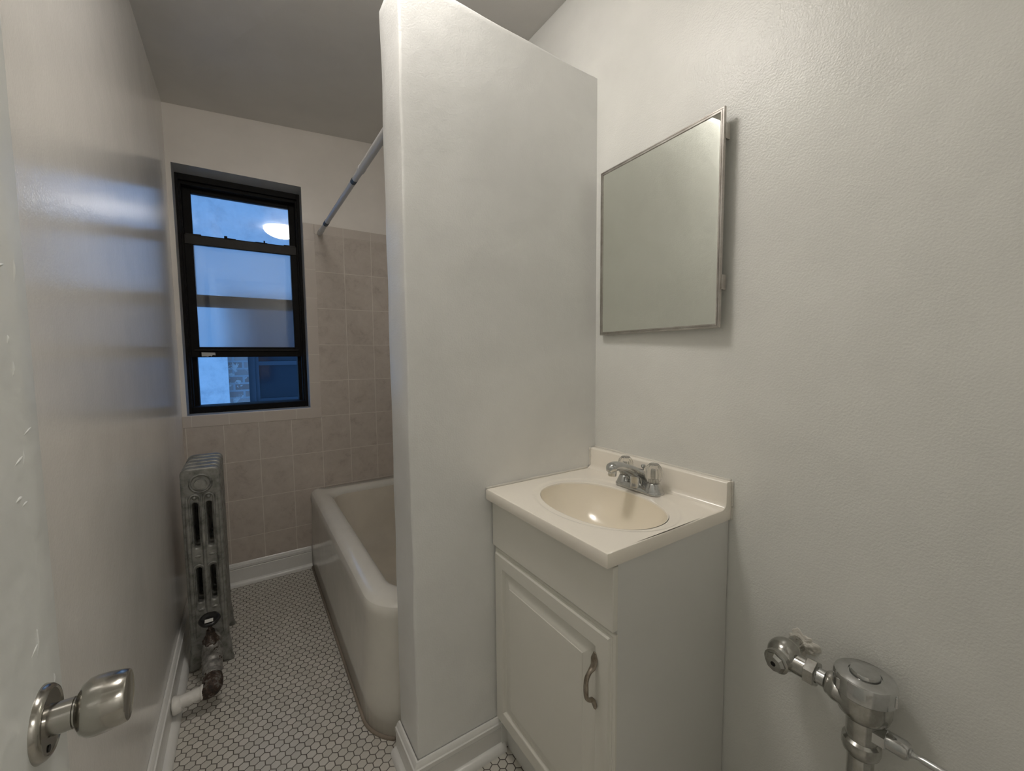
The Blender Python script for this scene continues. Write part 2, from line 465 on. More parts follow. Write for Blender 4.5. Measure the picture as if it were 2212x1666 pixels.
# tapered plaster reveal
yi = YB + FD
xi0, xi1, zi0, zi1 = WX0 + .003, WX1 - .001, WZ0 + .001, WZ1 - .016
c = {}
for nm, x, y, z in [('a', WX0, YB, WZ0), ('b', WX1, YB, WZ0), ('c', WX1, YB, WZ1), ('d', WX0, YB, WZ1), ('A', xi0, yi, zi0), ('B', xi1, yi, zi0), ('C', xi1, yi, zi1), ('D', xi0, yi, zi1)]:
    c[nm] = bm.verts.new((x, y, z))
for f in ('abBA', 'bcCB', 'cdDC', 'daAD'): bm.faces.new([c[k] for k in f])
bmesh.ops.solidify(bm, geom=bm.faces[:], thickness=-.0008)
obj('plaster_reveal', bm, M_trim, win)
# outer frame: stepped
def ring_frame(bm, x0, x1, z0, z1, w0, w1, wb, wt, y0, y1, bev=.0015):
    add_box(bm, x0, x0 + w0, y0, y1, z0, z1, bev); add_box(bm, x1 - w1, x1, y0, y1, z0, z1, bev)
    add_box(bm, x0 + w0, x1 - w1, y0, y1, z0, z0 + wb, bev); add_box(bm, x0 + w0, x1 - w1, y0, y1, z1 - wt, z1, bev)
bm = bmesh.new()
yf = YB + .085
ring_frame(bm, WX0 + .001, WX1 - .001, .924, 2.125, .014, .014, .03, .03, yf, yf + .12)
ring_frame(bm, WX0 + .012, WX1 - .012, .95, 2.097, .011, .011, .006, .018, yf + .018, yf + .12)
obj('window_frame', bm, M_alu, win)
# channel liners (visible in the open part below the sash)
bm = bmesh.new()
add_box(bm, WX0 + .02, WX0 + .043, yf + .06, yf + .12, .95, 1.25, .001); add_box(bm, WX1 - .04, WX1 - .02, yf + .06, yf + .12, .95, 1.25, .001)
obj('side_channel', bm, M_alu, win)
SX0, SX1 = WX0 + .0225, WX1 - .0225
y1 = yf + .026      # lower sash plane
y2 = yf + .062      # upper sash plane
def sash(z0, z1, gx0, gx1, gz0, gz1, ya, yb):
    bm = bmesh.new()
    ring_frame(bm, SX0, SX1, z0, z1, gx0 - SX0, SX1 - gx1, gz0 - z0, z1 - gz1, ya, yb, .002)
    return bm
ls = obj('lower_sash', sash(1.212, 1.838, -.186, .256, 1.266, 1.79, y1, y1 + .03), M_alu, win); ls['_base'] = (0, 0, 0)
obj('top_rail', box(SX0 + .001, SX1 - .001, y1 - .004, y1 + .02, 1.788, 1.835, .003), M_rail, win)
bm = bmesh.new()
for xa, xb in ((SX0 + .008, SX0 + .072), (SX1 - .064, SX1 - .006)): add_box(bm, xa, xb, y1 - .002, y1 + .012, 1.834, 1.842, .001)
obj('rail_stop', bm, M_rail, win)
bm = bmesh.new(); add_box(bm, -.052, .0, y1 + .0, y1 + .02, 1.834, 1.841, .001); add_box(bm, -.052, -.038, y1 + .002, y1 + .018, 1.838, 1.851, .002)
obj('sash_lock', bm, M_alu, win)
bm = bmesh.new(); add_box(bm, .088, .145, y1 + .0, y1 + .02, 1.834, 1.840, .001); add_box(bm, .127, .134, y1 + .002, y1 + .014, 1.838, 1.851, .001)
obj('sash_lock', bm, M_alu, win)
obj('lift_rail', box(SX0 + .015, SX1 - .015, y1 - .009, y1 + .004, 1.246, 1.252, .0015), M_rail, win)
# torn remains of a sticker on the bottom rail
bm = bmesh.new()
pts = [(-.178, 1.238), (-.120, 1.236), (-.119, 1.222), (-.131, 1.224), (-.137, 1.216), (-.143, 1.221), (-.152, 1.215), (-.160, 1.217), (-.178, 1.217)]
add_rings(bm, [[(x, y1 - .0008, z) for x, z in pts], [(x, y1 + .001, z) for x, z in pts]])
obj('torn_sticker', bm, M_tag, win)
us = obj('upper_sash', sash(1.478, 2.1, -.186, .258, 1.54, 2.056, y2, y2 + .03), M_alu, win)
gb = box(-.190, .262, y2 + .012, y2 + .016, 1.536, 2.06)
gb.transform(Matrix.Translation((.036, y2 + .014, 0)) @ Matrix.Rotation(math.radians(-1.9), 4, 'Z') @ Matrix.Translation((-.036, -y2 - .014, 0)))
obj('glass_pane', gb, M_pane, win)
obj('glass_pane', box(-.188, .258, y1 + .012, y1 + .016, 1.264, 1.79), M_pane2, win)

# ------------------------------------------------------------------ neighbouring building across the light well
nb = thing('neighboring_building', 'pale painted building with a brick strip and dark window seen through the window', 'building', (0, 4.2, 0))
NY = 4.2
bm = bmesh.new()
add_box(bm, -3.2, -.105, NY - .06, NY + .3, -1.5, 5.2); add_box(bm, -.105, 1.6, NY - .06, NY + .3, 1.72, 5.2); add_box(bm, 1.2, 3.4, NY - .06, NY + .3, -1.5, 1.72)
obj('painted_wall', bm, M_exwall, nb)
obj('brick_strip', box(-.105, .037, NY, NY + .3, -1.5, 1.72), M_brick, nb)
obj('brick_apron', box(.037, 1.2, NY + .0, NY + .3, -1.5, .78), M_brick, nb)
fr = bmesh.new(); ring_frame(fr, .037, 1.2, .78, 1.72, .05, .05, .035, .05, NY + .06, NY + .14)
ring_frame(fr, .087, 1.15, .815, 1.67, .03, .03, .03, .03, NY + .085, NY + .13)
add_box(fr, .117, 1.12, NY + .09, NY + .13, 1.14, 1.175)
nf = obj('window_frame', fr, M_exframe, nb); nf['_base'] = (0, 0, 0)
g_ = obj('glass_pane', box(.11, 1.13, NY + .105, NY + .11, .84, 1.65), M_exglass, nb)

# ------------------------------------------------------------------ door with knob
DFX = -.194
door = sthing('door_1', 'white painted door standing open at the left edge', 'door', (DFX, .672, 0))
bm = box(DFX - .035, DFX, YF + .012, .672, .012, 2.03)
grid_cut(bm, .04, 'yz')
bmesh.ops.recalc_face_normals(bm, faces=bm.faces)
es = [e for e in bm.edges if len(e.link_faces) == 2 and e.calc_face_angle(0) > 1.2]
bmesh.ops.bevel(bm, geom=es, offset=.003, segments=2, affect='EDGES', profile=.5)
for v in bm.verts:
    n_ = noise.noise_vector(v.co * 14)
    if v.co.y > .64: v.co.y += n_.y * .0012
    v.co.x += n_.x * .0004
obj('door_panel', bm, M_door, door, 50)
# old paint runs near the free edge
bm = bmesh.new()
for k in range(16):
    y = random.uniform(.60, .66); z = random.uniform(.72, 1.35); L = random.uniform(.008, .03); s = random.uniform(.0010, .0018)
    ang = random.choice([.15, .3, 1.4, 1.6])
    d = Vector((0, math.cos(ang), math.sin(ang))) * L
    add_tube(bm, [Vector((DFX - .0006, y, z)), Vector((DFX - .0003, y, z)) + d * .5 + Vector((0, .001, .001)), Vector((DFX - .0006, y, z)) + d], [s * .4, s, s * .4], n=8, sub=4)
obj('paint_run', bm, M_door, door, 180)
kb = sthing  # noqa
KY, KZ = .612, .826
k0 = obj('rosette', lathe([(0, 0), (.037, 0), (.037, .0015), (.0355, .006), (.033, .0085), (.0315, .0088), (.0305, .0075), (.016, .0072)], (DFX - .001, KY, KZ), (1, 0, 0), 64), M_knob, door, 40)
obj('rosette_slot', lathe([(0, 0), (.0035, 0), (.0035, .0006), (0, .0006)], (DFX + .0066, KY - .012, KZ - .022), (1, 0, 0), 16), M_dark, door)
obj('stem', lathe([(0, 0), (.0165, 0), (.0155, .006), (.0155, .019), (.014, .0195), (.014, .024), (0, .024)], (DFX + .005, KY, KZ), (1, 0, 0), 48), M_knob, door, 40)
obj('door_knob', lathe([(0, 0), (.0165, .0), (.019, .0008), (.0245, .004), (.0283, .009), (.0295, .015), (.0292, .024), (.0278, .034), (.0262, .0405), (.0255, .0415), (.0245, .0405), (.018, .0392), (0, .0388)], (DFX + .0265, KY, KZ), (1, 0, 0), 64), M_knob, door, 40)

# ------------------------------------------------------------------ ceiling light
LX, LY = .25, .93
cl = thing('ceiling_light', 'round opal glass dome light on the ceiling, lit, reflected in the window', 'ceiling light', (LX, LY, HC))
obj('base_pan', lathe([(0, 0), (.13, 0), (.13, -.014), (.12, -.02), (0, -.02)], (LX, LY, HC), (0, 0, 1), 48), M_trim, cl, 40)
obj('glass_dome', lathe([(.115, -.018), (.15, -.024), (.152, -.03), (.14, -.052), (.11, -.075), (.07, -.092), (.03, -.10), (0, -.101)], (LX, LY, HC), (0, 0, 1), 48), LAMP, cl, 180)
hl = thing('ceiling_light', 'round opal glass light on the hallway ceiling behind the viewer', 'ceiling light', (.95, -1.2, HC))
obj('base_pan', lathe([(0, 0), (.10, 0), (.10, -.014), (0, -.02)], (.95, -1.2, HC), (0, 0, 1), 32), M_trim, hl, 40)
obj('glass_dome', lathe([(.09, -.018), (.12, -.024), (.11, -.05), (.07, -.075), (0, -.085)], (.95, -1.2, HC), (0, 0, 1), 32), LAMP2, hl, 180)

# ------------------------------------------------------------------ bathtub
tub = thing('bathtub', 'white enamelled built-in bathtub behind the partition wall', 'bathtub', (.65, 1.9, 0))
X1, Y0, Y1 = XR - .002, YP2 + .004, YB - .007
N_ = 12
def R_(dx0, dy0, dx1, dy1, z, r, rb=.004):
    return rrect(.284 + dx0, X1 - dx1, Y0 + dy0, Y1 - dy1, (r, rb, rb, rb), z, N_)
out = [R_(.0, 0, 0, 0, 0, .17), R_(.0, 0, 0, 0, .10, .17), R_(.006, 0, 0, 0, .24, .17), R_(.010, 0, 0, 0, .36, .16)]
rim = []
for k in range(7):
    a = PI * (1.0 + .0) - PI * .5 * k / 6
    # outer quarter from the side up to the top
    rim.append(R_(.010 + .036 + .040 * math.cos(a), .036 + .036 * math.cos(a) if k else 0, 0, 0, .412 + .038 * math.sin(a) if k else .398, .155))
bm = bmesh.new(); add_rings(bm, out + rim[:3], True, False)
obj('apron', bm, M_tub, tub, 180)
inner = []
for k in range(6):
    a = PI * .5 * k / 5
    d = .012 + .034 * math.sin(a)
    inner.append(R_(.056 + d, .046 + d, .04 + d * .6, .046 + d * .8, .418 + .032 * math.cos(a), .138 - .03 * k / 5, .09))
bm = bmesh.new(); add_rings(bm, rim[2:] + [R_(.058, .048, .045, .050, .4505, .145, .05)] + inner, False, False)
rimo = obj('rim', bm, M_tub, tub, 180)
last = inner[-1]
inn = [last, R_(.110, .11, .09, .10, .36, .115, .10), R_(.135, .17, .11, .15, .20, .13, .12), R_(.165, .22, .14, .20, .11, .13, .12), R_(.22, .30, .2, .28, .085, .12, .11)]
bm = bmesh.new(); add_rings(bm, inn, False, True)
obj('basin', bm, M_tubin, tub, 180)
bm = bmesh.new()
path = [Vector((x, y, 0.002)) for x, y, z in R_(-.002, 0, 0, 0, 0, .17)[:N_ + 1]]
path = [Vector((.282, Y1, .002))] + path
path = [p for p in path if p.x < .36]
add_tube(bm, path, .006, .008, n=8, smooth=False)
obj('caulk_line', bm, M_grime, tub, 180)

# ------------------------------------------------------------------ shower rod
rod = thing('shower_rod', 'white tension shower rod crossing above the bathtub', 'rod', (.395, 1.9, 1.9))
ya, ybk, xr_ = YP2 + .001, YB - .0055, .395
zr = lambda y: 1.884 + (y - 1.2) * .0125
def rodpart(nm, y0, y1_, r, mat):
    bm = bmesh.new(); add_lathe(bm, [(0, 0), (r, 0), (r, y1_ - y0), (0, y1_ - y0)], (xr_, y0, zr(y0)), (0, 1, .0125), 28)
    obj(nm, bm, mat, rod, 40)
M_rod = paint('white rod enamel', (.62, .62, .62), .3, .05, .02)
rodpart('outer_tube', ya + .02, 1.60, .0135, M_rod)
rodpart('inner_tube', 1.60, ybk - .02, .0115, M_rod)
rodpart('collar', 1.585, 1.612, .0145, M_rod)
rodpart('rubber_ring', 2.325, 2.375, .0128, M_exframe)
rodpart('printed_mark', 1.70, 1.735, .0117, M_exframe)
rodpart('end_cap', ybk - .085, ybk, .0138, M_rod); rodpart('end_cap', ya, ya + .05, .016, M_rod)

# ------------------------------------------------------------------ radiator
rad = thing('radiator', 'narrow silver painted cast iron radiator beside the left wall', 'radiator', (-.146, 1.95, 0))
RC = -.156; HW = .062
def section_mesh(legs):
    cu = bpy.data.curves.new('sec', 'CURVE'); cu.dimensions = '2D'; cu.fill_mode = 'BOTH'
    def poly(pts):
        s = cu.splines.new('POLY'); s.points.add(len(pts) - 1); s.use_cyclic_u = True
        for p, q in zip(s.points, pts): p.co = (q[0], q[1], 0, 1)
    def arc(cx, cz, r, a0, a1, n=8, rz=None):
        rz = rz or r
        return [(cx + r * math.cos(a0 + (a1 - a0) * i / n), cz + rz * math.sin(a0 + (a1 - a0) * i / n)) for i in range(n + 1)]
    w = HW - .008; top = .785
    o = []
    if legs:
        o += [(w + .006, .012), (w + .004, .06), (w - .001, .11)]
    else:
        o += [(w - .01, .105), (w, .12)]
    o += arc(w - .018, top - .014, .018, 0, PI / 2, 6, .014) + arc(-w + .018, top - .014, .018, PI / 2, PI, 6, .014)
    if legs:
        o += [(-w + .001, .11), (-w - .004, .06), (-w - .006, .012), (-w + .010, .012), (-w + .018, .06)] + arc(0, .085, w - .026, PI, 0, 8, .03)[1:-1] + [(w - .018, .06), (w - .010, .012)]
    else:
        o += [(-w, .12), (-w + .01, .105)]
    poly(o)
    for sx in (-.0215, .0215):
        for z0, z1 in ((.478, .668), (.262, .415)):
            r = .0165
            poly(arc(sx, z1 - r, r, 0, PI, 10) + arc(sx, z0 + r, r, PI, 2 * PI, 10))
    cu.extrude = .0085; cu.bevel_depth = .008; cu.bevel_resolution = 3
    o_ = bpy.data.objects.new('tmp', cu); COL.objects.link(o_)
    dg = bpy.context.evaluated_depsgraph_get()
    me = bpy.data.meshes.new_from_object(o_.evaluated_get(dg)); bpy.data.objects.remove(o_)
    bm = bmesh.new(); bm.from_mesh(me)
    bmesh.ops.remove_doubles(bm, verts=bm.verts, dist=.0002)
    # curve plane XY -> world XZ
    for v in bm.verts: v.co = Vector((v.co.x, -v.co.z, v.co.y))
    # raised column ribs on both faces and crowned top
    for s in (-1, 1):
        for sx, rr in ((-.0455, .0075), (0, .006), (.0455, .0075)):
            add_tube(bm, [(sx, s * .014, .13), (sx, s * .0185, .3), (sx, s * .0185, .58), (sx, s * .014, .69)], [rr * .7, rr, rr, rr * .6], n=12, sub=6, up=(0, 1, 0))
        for sx in (-.0215, .0215):
            r_ = bmesh.ops.create_uvsphere(bm, u_segments=14, v_segments=8, radius=1)
            for v in r_['verts']: v.co = Vector((sx + v.co.x * .0075, s * .017 + v.co.y * .006, .680 + v.co.z * .0075))
            for z in (.452, .240):
                r_ = bmesh.ops.create_uvsphere(bm, u_segments=14, v_segments=8, radius=1)
                for v in r_['verts']: v.co = Vector((sx + v.co.x * .011, s * .015 + v.co.y * .004, z + v.co.z * .006))
        # rims round the slot heads
        for sx in (-.0215, .0215):
            for z in (.668, .405):
                pts = [(sx + .0165 * math.cos(a), s * .0170, z + (.006 if z > .6 else -.004) + .018 * math.sin(a)) for a in [PI * i / 12 for i in range(13)]]
                pts = [(pts[0][0], s * .0165, z - .16)] + pts + [(pts[-1][0], s * .0165, z - .16)]
                add_tube(bm, pts, .0040, n=8, smooth=False)
        # medallion
        add_lathe(bm, [(0, .003), (.011, .003), (.0130, .006), (.0155, .007), (.0175, .005), (.019, .0015), (.028, .0015), (.0305, .0065), (.0335, .0075), (.0365, .005), (.038, 0)], (0, s * .0155, .734), (0, s, 0), 40)
        r_ = None
    # hub nipples joining neighbouring sections
    for z in (.734, .125):
        add_lathe(bm, [(0, -.033), (.018, -.033), (.018, .033), (0, .033)], (0, 0, z), (0, 1, 0), 24)
    bmesh.ops.recalc_face_normals(bm, faces=bm.faces)
    me2 = bpy.data.meshes.new('section'); bm.to_mesh(me2); bm.free()
    for p in me2.polygons: p.use_smooth = True
    me2.set_sharp_from_angle(angle=math.radians(50)); me2.materials.append(M_rad)
    return me2
m_leg, m_mid = section_mesh(True), section_mesh(False)
NS, PITCH, RY0 = 5, .064, 1.95
base = Vector(rad['_base'])
for i in range(NS):
    o = bpy.data.objects.new('section', m_leg if i in (0, NS - 1) else m_mid); COL.objects.link(o)
    o.parent = rad; o.location = Vector((RC, RY0 + i * PITCH, 0)) - base
for yy in (RY0, RY0 + (NS - 1) * PITCH):
    for sx in (-1, 1):
        bm = bmesh.new()
        add_tube(bm, [(RC + sx * (HW - .008), yy, .08), (RC + sx * (HW - .006), yy, .03), (RC + sx * (HW - .002), yy, .012), (RC + sx * (HW + .006), yy, .008)], [.012, .011, .012, .009], [.012, .011, .009, .006], n=14, up=(0, 1, 0))
        add_lathe(bm, [(0, 0), (.013, 0), (.013, .008), (0, .010)], (RC + sx * (HW - .002), yy, 0), (0, 0, 1), 18)
        obj('foot', bm, M_rad, rad, 180)
# supply valve in front of the first section
VX, VY = -.146, 1.825
A0, A1 = Vector((-.150, 1.94, .132)), Vector((-.139, 1.715, .092))
ax = (A1 - A0).normalized(); LEN = (A1 - A0).length
vb = bmesh.new()
add_lathe(vb, [(0, 0), (.022, 0), (.022, .030), (.030, .031), (.030, .050), (.024, .052), (.024, .066), (.031, .075), (.033, .095), (.033, .120), (.029, .130), (.0255, .134), (.0255, .140), (.031, .143), (.031, .160), (.027, .163), (.026, .168), (.030, .172), (.030, .188), (.026, .192), (.026, .20), (.0275, LEN), (0, LEN)], A0, ax, 36)
add_lathe(vb, [(.027, .10), (.025, .15), (.023, .166), (0, .166)], (VX, VY, 0), (0, 0, 1), 28)
for p in vb.verts: p.co += noise.noise_vector(p.co * 55) * .0018 + noise.noise_vector(p.co * 150) * .0008
obj('valve_body', vb, M_valve, rad, 180)
bm = bmesh.new()
add_lathe(bm, [(0, .162), (.026, .162), (.026, .176), (.021, .182), (.015, .194), (.012, .212), (.006, .214), (.006, .245), (0, .245)], (VX, VY, 0), (0, 0, 1), 6)
obj('bonnet', bm, M_rust, rad, 40)
hw = bmesh.new(); HZ = .252
add_lathe(hw, [(.010, -.004), (.022, -.007), (.031, -.006), (.034, 0), (.031, .006), (.024, .007), (.017, .002), (.010, .003), (0, .004)], (VX, VY - .003, HZ), (0, -.25, 1), 40, 0, lambda a, h: 1 + .02 * math.cos(6 * a))
add_lathe(hw, [(.010, -.004), (0, -.004)], (VX, VY - .003, HZ), (0, -.25, 1), 40)
obj('handwheel', hw, M_black, rad, 60)
bm = box(VX - .013, VX + .012, VY - .032, VY - .017, HZ + .0075, HZ + .0095, .0008)
for v in bm.verts: v.co.z += (v.co.y - VY) * .25 + .0050
obj('wheel_tag', bm, M_tag, rad)
bm = bmesh.new()
add_tube(bm, [A1 - ax * .006, A1 + ax * .012, A1 + ax * .026 + Vector((-.003, 0, -.004)), A1 + ax * .036 + Vector((-.014, .006, -.008)), A1 + ax * .036 + Vector((-.030, .006, -.010))], [.0285, .0300, .0305, .0275, .0235], n=24)
for p in bm.verts: p.co += noise.noise_vector(p.co * 70) * .0018
obj('rusty_elbow', bm, M_rust, rad, 180)
PE = A1 + ax * .036
bm = bmesh.new()
add_tube(bm, [(PE.x - .026, PE.y + .006, .077), (PE.x - .05, PE.y + .006, .075), (PE.x - .078, PE.y + .005, .072), (XL + .022, PE.y + .004, .069)], [.0205, .020, .020, .0215], n=24, up=(0, 1, 0))
add_tube(bm, [(PE.x - .024, PE.y + .006, .077), (PE.x - .031, PE.y + .006, .077), (PE.x - .036, PE.y + .006, .077)], [.0235, .024, .021], n=24, up=(0, 1, 0))
for p in bm.verts: p.co += noise.noise_vector(p.co * 80) * .0008
obj('supply_pipe', bm, M_white, rad, 180)
bm = bmesh.new()
add_lathe(bm, [(0, 0), (.027, 0), (.029, .004), (.026, .018), (.0215, .024), (0, .024)], (XL + .018, PE.y + .004, .066), (1, 0, .05), 28)
for p in bm.verts: p.co += noise.noise_vector(p.co * 60) * .0015
obj('pipe_collar', bm, M_white, rad, 180)

# ------------------------------------------------------------------ vanity cabinet
CX0, CY0, CY1, CZ = .612, .556, 1.030, .787
van = thing('vanity_cabinet', 'small white vanity cabinet with raised panel door under the sink', 'cabinet', (.8, .79, 0))
for q in (CY0, CY1 - .016): obj('side_panel', box(CX0, XR - .003, q, q + .016, 0, CZ, .001), M_cabside, van)
bm = bmesh.new()
add_box(bm, CX0 + .001, CX0 + .016, CY0 + .015, CY1 - .015, .095, CZ - .001)
add_box(bm, CX0 + .004, XR - .004, CY0 + .012, CY1 - .012, .095, .11)
obj('carcass', bm, M_cab, van)
obj('toe_kick', box(.632, .645, CY0 + .012, CY1 - .012, 0, .098), M_cabside, van)
FX = .5975
obj('drawer_front', box(FX, CX0, CY0 - .001, CY1 + .001, .648, .784, .002), M_cab, van)
# raised-panel door as stacked rectangular rings (x depth, inset)
def rect_ring(x, y0, y1_, z0, z1):
    return [(x, y0, z0), (x, y1_, z0), (x, y1_, z1), (x, y0, z1)]
dy0, dy1, dz0, dz1 = CY0 - .001, CY1 + .001, .101, .640
def ins(x, d): return rect_ring(x, dy0 + d, dy1 - d, dz0 + d, dz1 - d)
prof = [(CX0, 0), (FX + .010, 0), (FX + .0085, .0015), (FX + .0075, .006), (FX + .0055, .0068), (FX + .0045, .0105), (FX + .001, .0125), (FX, .0135), (FX, .047), (FX + .001, .049), (FX + .0075, .053), (FX + .009, .057), (FX + .0085, .062), (FX + .0035, .080), (FX + .0015, .088), (FX + .0012, .0885), (FX + .0002, .0895)]
bm = bmesh.new(); add_rings(bm, [ins(x, d) for x, d in prof])
dr = obj('door', bm, M_cab, van, 12); dr['_base'] = tuple(van['_base'])
# bow pull as a part of the door
def child_of(parent, name, bm, mat, smooth):
    bmesh.ops.recalc_face_normals(bm, faces=bm.faces)
    me = bpy.data.meshes.new(name); bm.to_mesh(me); bm.free()
    for p in me.polygons: p.use_smooth = True
    if smooth < 180: me.set_sharp_from_angle(angle=math.radians(smooth))
    me.materials.append(mat)
    o = bpy.data.objects.new(name, me); COL.objects.link(o); o.parent = parent; return o
HY = .604
bm = bmesh.new()
add_tube(bm, [(FX - .001, HY, .578), (FX - .003, HY, .562), (FX - .006, HY, .548), (FX - .016, HY + .001, .538), (FX - .024, HY + .001, .526), (FX - .026, HY, .505), (FX - .024, HY, .487), (FX - .016, HY, .478), (FX - .006, HY, .474), (FX - .003, HY, .464), (FX - .001, HY, .452)],
         [.004, .0095, .0075, .005, .0055, .0062, .0055, .005, .007, .009, .004], [.0015, .0025, .0038, .0046, .0045, .0048, .0045, .0045, .0038, .0025, .0015], n=16, up=(1, 0, 0), sub=6)
child_of(dr, 'handle', bm, M_pull, 180)

# ------------------------------------------------------------------ vanity top with integral bowl
VZ = .82
vt = thing('bathroom_sink', 'cream cultured marble sink top with oval bowl and backsplash', 'sink', (.79, .79, CZ))
VX0, VX1, VY0, VY1 = .577, XR - .0015, .5513, YP - .003
BX, BY, AX_, AY_ = .7735, .772, .128, .186
def hgt(x, y):
    dx, dy = (x - BX) / AX_, (y - BY) / AY_
    r = (abs(dx) ** 2.15 + abs(dy) ** 2.15) ** (1 / 2.15)
    z = 0
    if r < 1:
        z = -.118 * (1 - r ** 2.6) ** .75 if r > 0 else -.118
        z = max(z, -.118)
        z -= 0
    # soft raised ring around the bowl
    rr = ((x - BX - .012) / (AX_ + .031)) ** 2 + ((y - BY) / (AY_ + .019)) ** 2
    if rr > 1: z += .0022 * min(1, (math.sqrt(rr) - 1) / .03)
    return VZ - .0022 + z
def perim():
    out = []; c = [(VX0, VY0), (VX1, VY0), (VX1, VY1), (VX0, VY1)]
    for q in range(4):
        a, b = c[q], c[(q + 1) % 4]
        for k in range(28): out.append((a[0] + (b[0] - a[0]) * k / 28, a[1] + (b[1] - a[1]) * k / 28))
    return out
PER = perim(); DIR = [(x - BX, y - BY) for x, y in PER]
def ell(r):
    out = []
    for dx, dy in DIR:
        q = r / ((abs(dx / AX_) ** 2.15 + abs(dy / AY_) ** 2.15) ** (1 / 2.15))
        x, y = BX + dx * q, BY + dy * q
        out.append((x, y, hgt(x, y)))
    return out
# bowl
rs = [.08, .2, .35, .5, .62, .73, .81, .87, .92, .95, .97, .985, .995]
bm = bmesh.new(); add_rings(bm, [ell(r) for r in rs], True, False)
bowl = obj('bowl', bm, M_basin, vt, 180)
bm = bmesh.new()
def sqring(t_):
    out = []
    for (x, y, z), (ex, ey) in zip(ell(1.0), PER):
        X = x + (ex - x) * t_; Y = y + (ey - y) * t_
        out.append([X, Y, hgt(X, Y)])
    return out
def snap(ring, inset, z):
    return [[min(max(p[0], VX0 + inset), VX1 - inset), min(max(p[1], VY0 + inset), VY1 - inset), z] for p in ring]
lip = [ell(.995), ell(1.0)]
for p in lip[1]: pass
lip2 = [[(x, y, VZ - .0030 + 0) for x, y, z in ell(1.0)], [(x, y, VZ - .0022) for x, y, z in ell(1.02)]]
mids = [sqring(t_) for t_ in [i * .045 for i in range(1, 22)]]
outer = sqring(1.0)
edge = [snap(outer, .004, VZ), snap(outer, .0012, VZ - .0012), snap(outer, 0, VZ - .004), snap(outer, 0, VZ - .029), snap(outer, .002, VZ - .032), snap(outer, .02, VZ - .032)]
add_rings(bm, [lip[0]] + lip2 + mids + edge, False, False)
obj('countertop', bm, M_marble, vt, 40)
# backsplash with a coved foot and a dropped side end
bm = bmesh.new()
px = [(VX1, VZ - .004), (VX1, .886), (VX1 - .002, .888), (VX1 - .020, .888), (VX1 - .0225, .8865), (VX1 - .0235, .884), (VX1 - .0235, VZ + .016), (VX1 - .025, VZ + .009), (VX1 - .030, VZ + .003), (VX1 - .038, VZ - .0005), (VX1 - .038, VZ - .004)]
ys = [VY0 + .0002, VY0 + .003, VY1]
add_rings(bm, [[(x + (.0015 if i == 0 else 0), y, z) for x, z in px] for i, y in enumerate(ys)])
obj('backsplash', bm, M_marble, vt, 40)
obj('drain', lathe([(0, .0), (.010, .0005), (.018, .0015), (.021, .001), (.022, 0)], (BX, BY, VZ - .1195), (0, 0, 1), 32), M_chrome, vt, 60)
if 0: obj('overflow_hole', lathe([(0, 0), (.006, 0), (.006, .001), (0, .001)], (BX + .1135, BY, VZ - .045), (-1, 0, .35), 20), M_dark, vt)
# caulk bead along the wall joints
bm = bmesh.new()
def bead(p0, p1, r, n=26):
    pts = []
    for i in range(n + 1):
        p = Vector(p0).lerp(Vector(p1), i / n); pts.append(p + noise.noise_vector(p * 40) * .0012)
    add_tube(bm, pts, [r * random.uniform(.8, 1.25) for _ in range(12)], n=8, smooth=False)
bead((VX0 + .001, VY1 + .001, VZ + .001), (VX1 - .04, VY1 + .001, VZ + .001), .0042)
bead((VX1 - .024, VY1 + .0005, VZ + .006), (VX1 - .024, VY1 + .0005, .889), .004)
bead((VX1, VY0 + .001, .8885), (VX1, VY1, .8885), .0042)
bead((VX1 + .0005, VY0 - .001, .79), (VX1 + .0005, VY0 - .001, .888), .0035)
obj('caulk_bead', bm, M_caulk, vt, 180)

# ------------------------------------------------------------------ faucet
FXc, FYc = .946, .7835
fc = thing('faucet', 'chrome two handle faucet with clear acrylic knobs on the sink top', 'faucet', (FXc, FYc, VZ))
bm = bmesh.new()
def stad(w, l, z, n=14):
    out = []
    for k in range(n + 1):
        a = PI * k / n; out.append((FXc + w * math.cos(a), FYc + (l - w) + w * math.sin(a), z))
    for k in range(n + 1):
        a = PI + PI * k / n; out.append((FXc + w * math.cos(a), FYc - (l - w) + w * math.sin(a), z))
    return out
add_rings(bm, [stad(.0275, .080, VZ - .0005), stad(.0275, .080, VZ + .003), stad(.0262, .0785, VZ + .0065), stad(.022, .074, VZ + .012), stad(.016, .066, VZ + .016), stad(.008, .05, VZ + .018)])
for s in (-1, 1):
    add_lathe(bm, [(.0265, .002), (.0262, .007), (.023, .016), (.019, .024), (.0175, .0285), (.0165, .0295), (0, .0295)], (FXc, FYc + s * .0508, VZ), (0, 0, 1), 36)
obj('base_plate', bm, M_chrome, fc, 50)
bm = bmesh.new()
add_tube(bm, [(FXc + .020, FYc, VZ + .014), (FXc + .006, FYc, VZ + .036), (FXc - .022, FYc, VZ + .052), (FXc - .060, FYc, VZ + .070), (FXc - .092, FYc, VZ + .080), (FXc - .112, FYc, VZ + .079), (FXc - .124, FYc, VZ + .070)],
         [.023, .0225, .020, .0185, .018, .0175, .009], [.013, .018, .0155, .0125, .0125, .013, .007], n=28, sub=8)
add_tube(bm, [(FXc - .012, FYc, VZ + .008), (FXc - .014, FYc, VZ + .03), (FXc - .02, FYc, VZ + .05)], [.018, .017, .014], [.020, .016, .010], n=20)
obj('spout', bm, M_chrome, fc, 180)
obj('aerator', lathe([(0, 0), (.0105, 0), (.0115, -.001), (.0115, -.015), (.0105, -.017), (.009, -.0172), (.009, -.014), (0, -.014)], (FXc - .110, FYc, VZ + .072), (.10, 0, 1), 32), M_chrome, fc, 40)
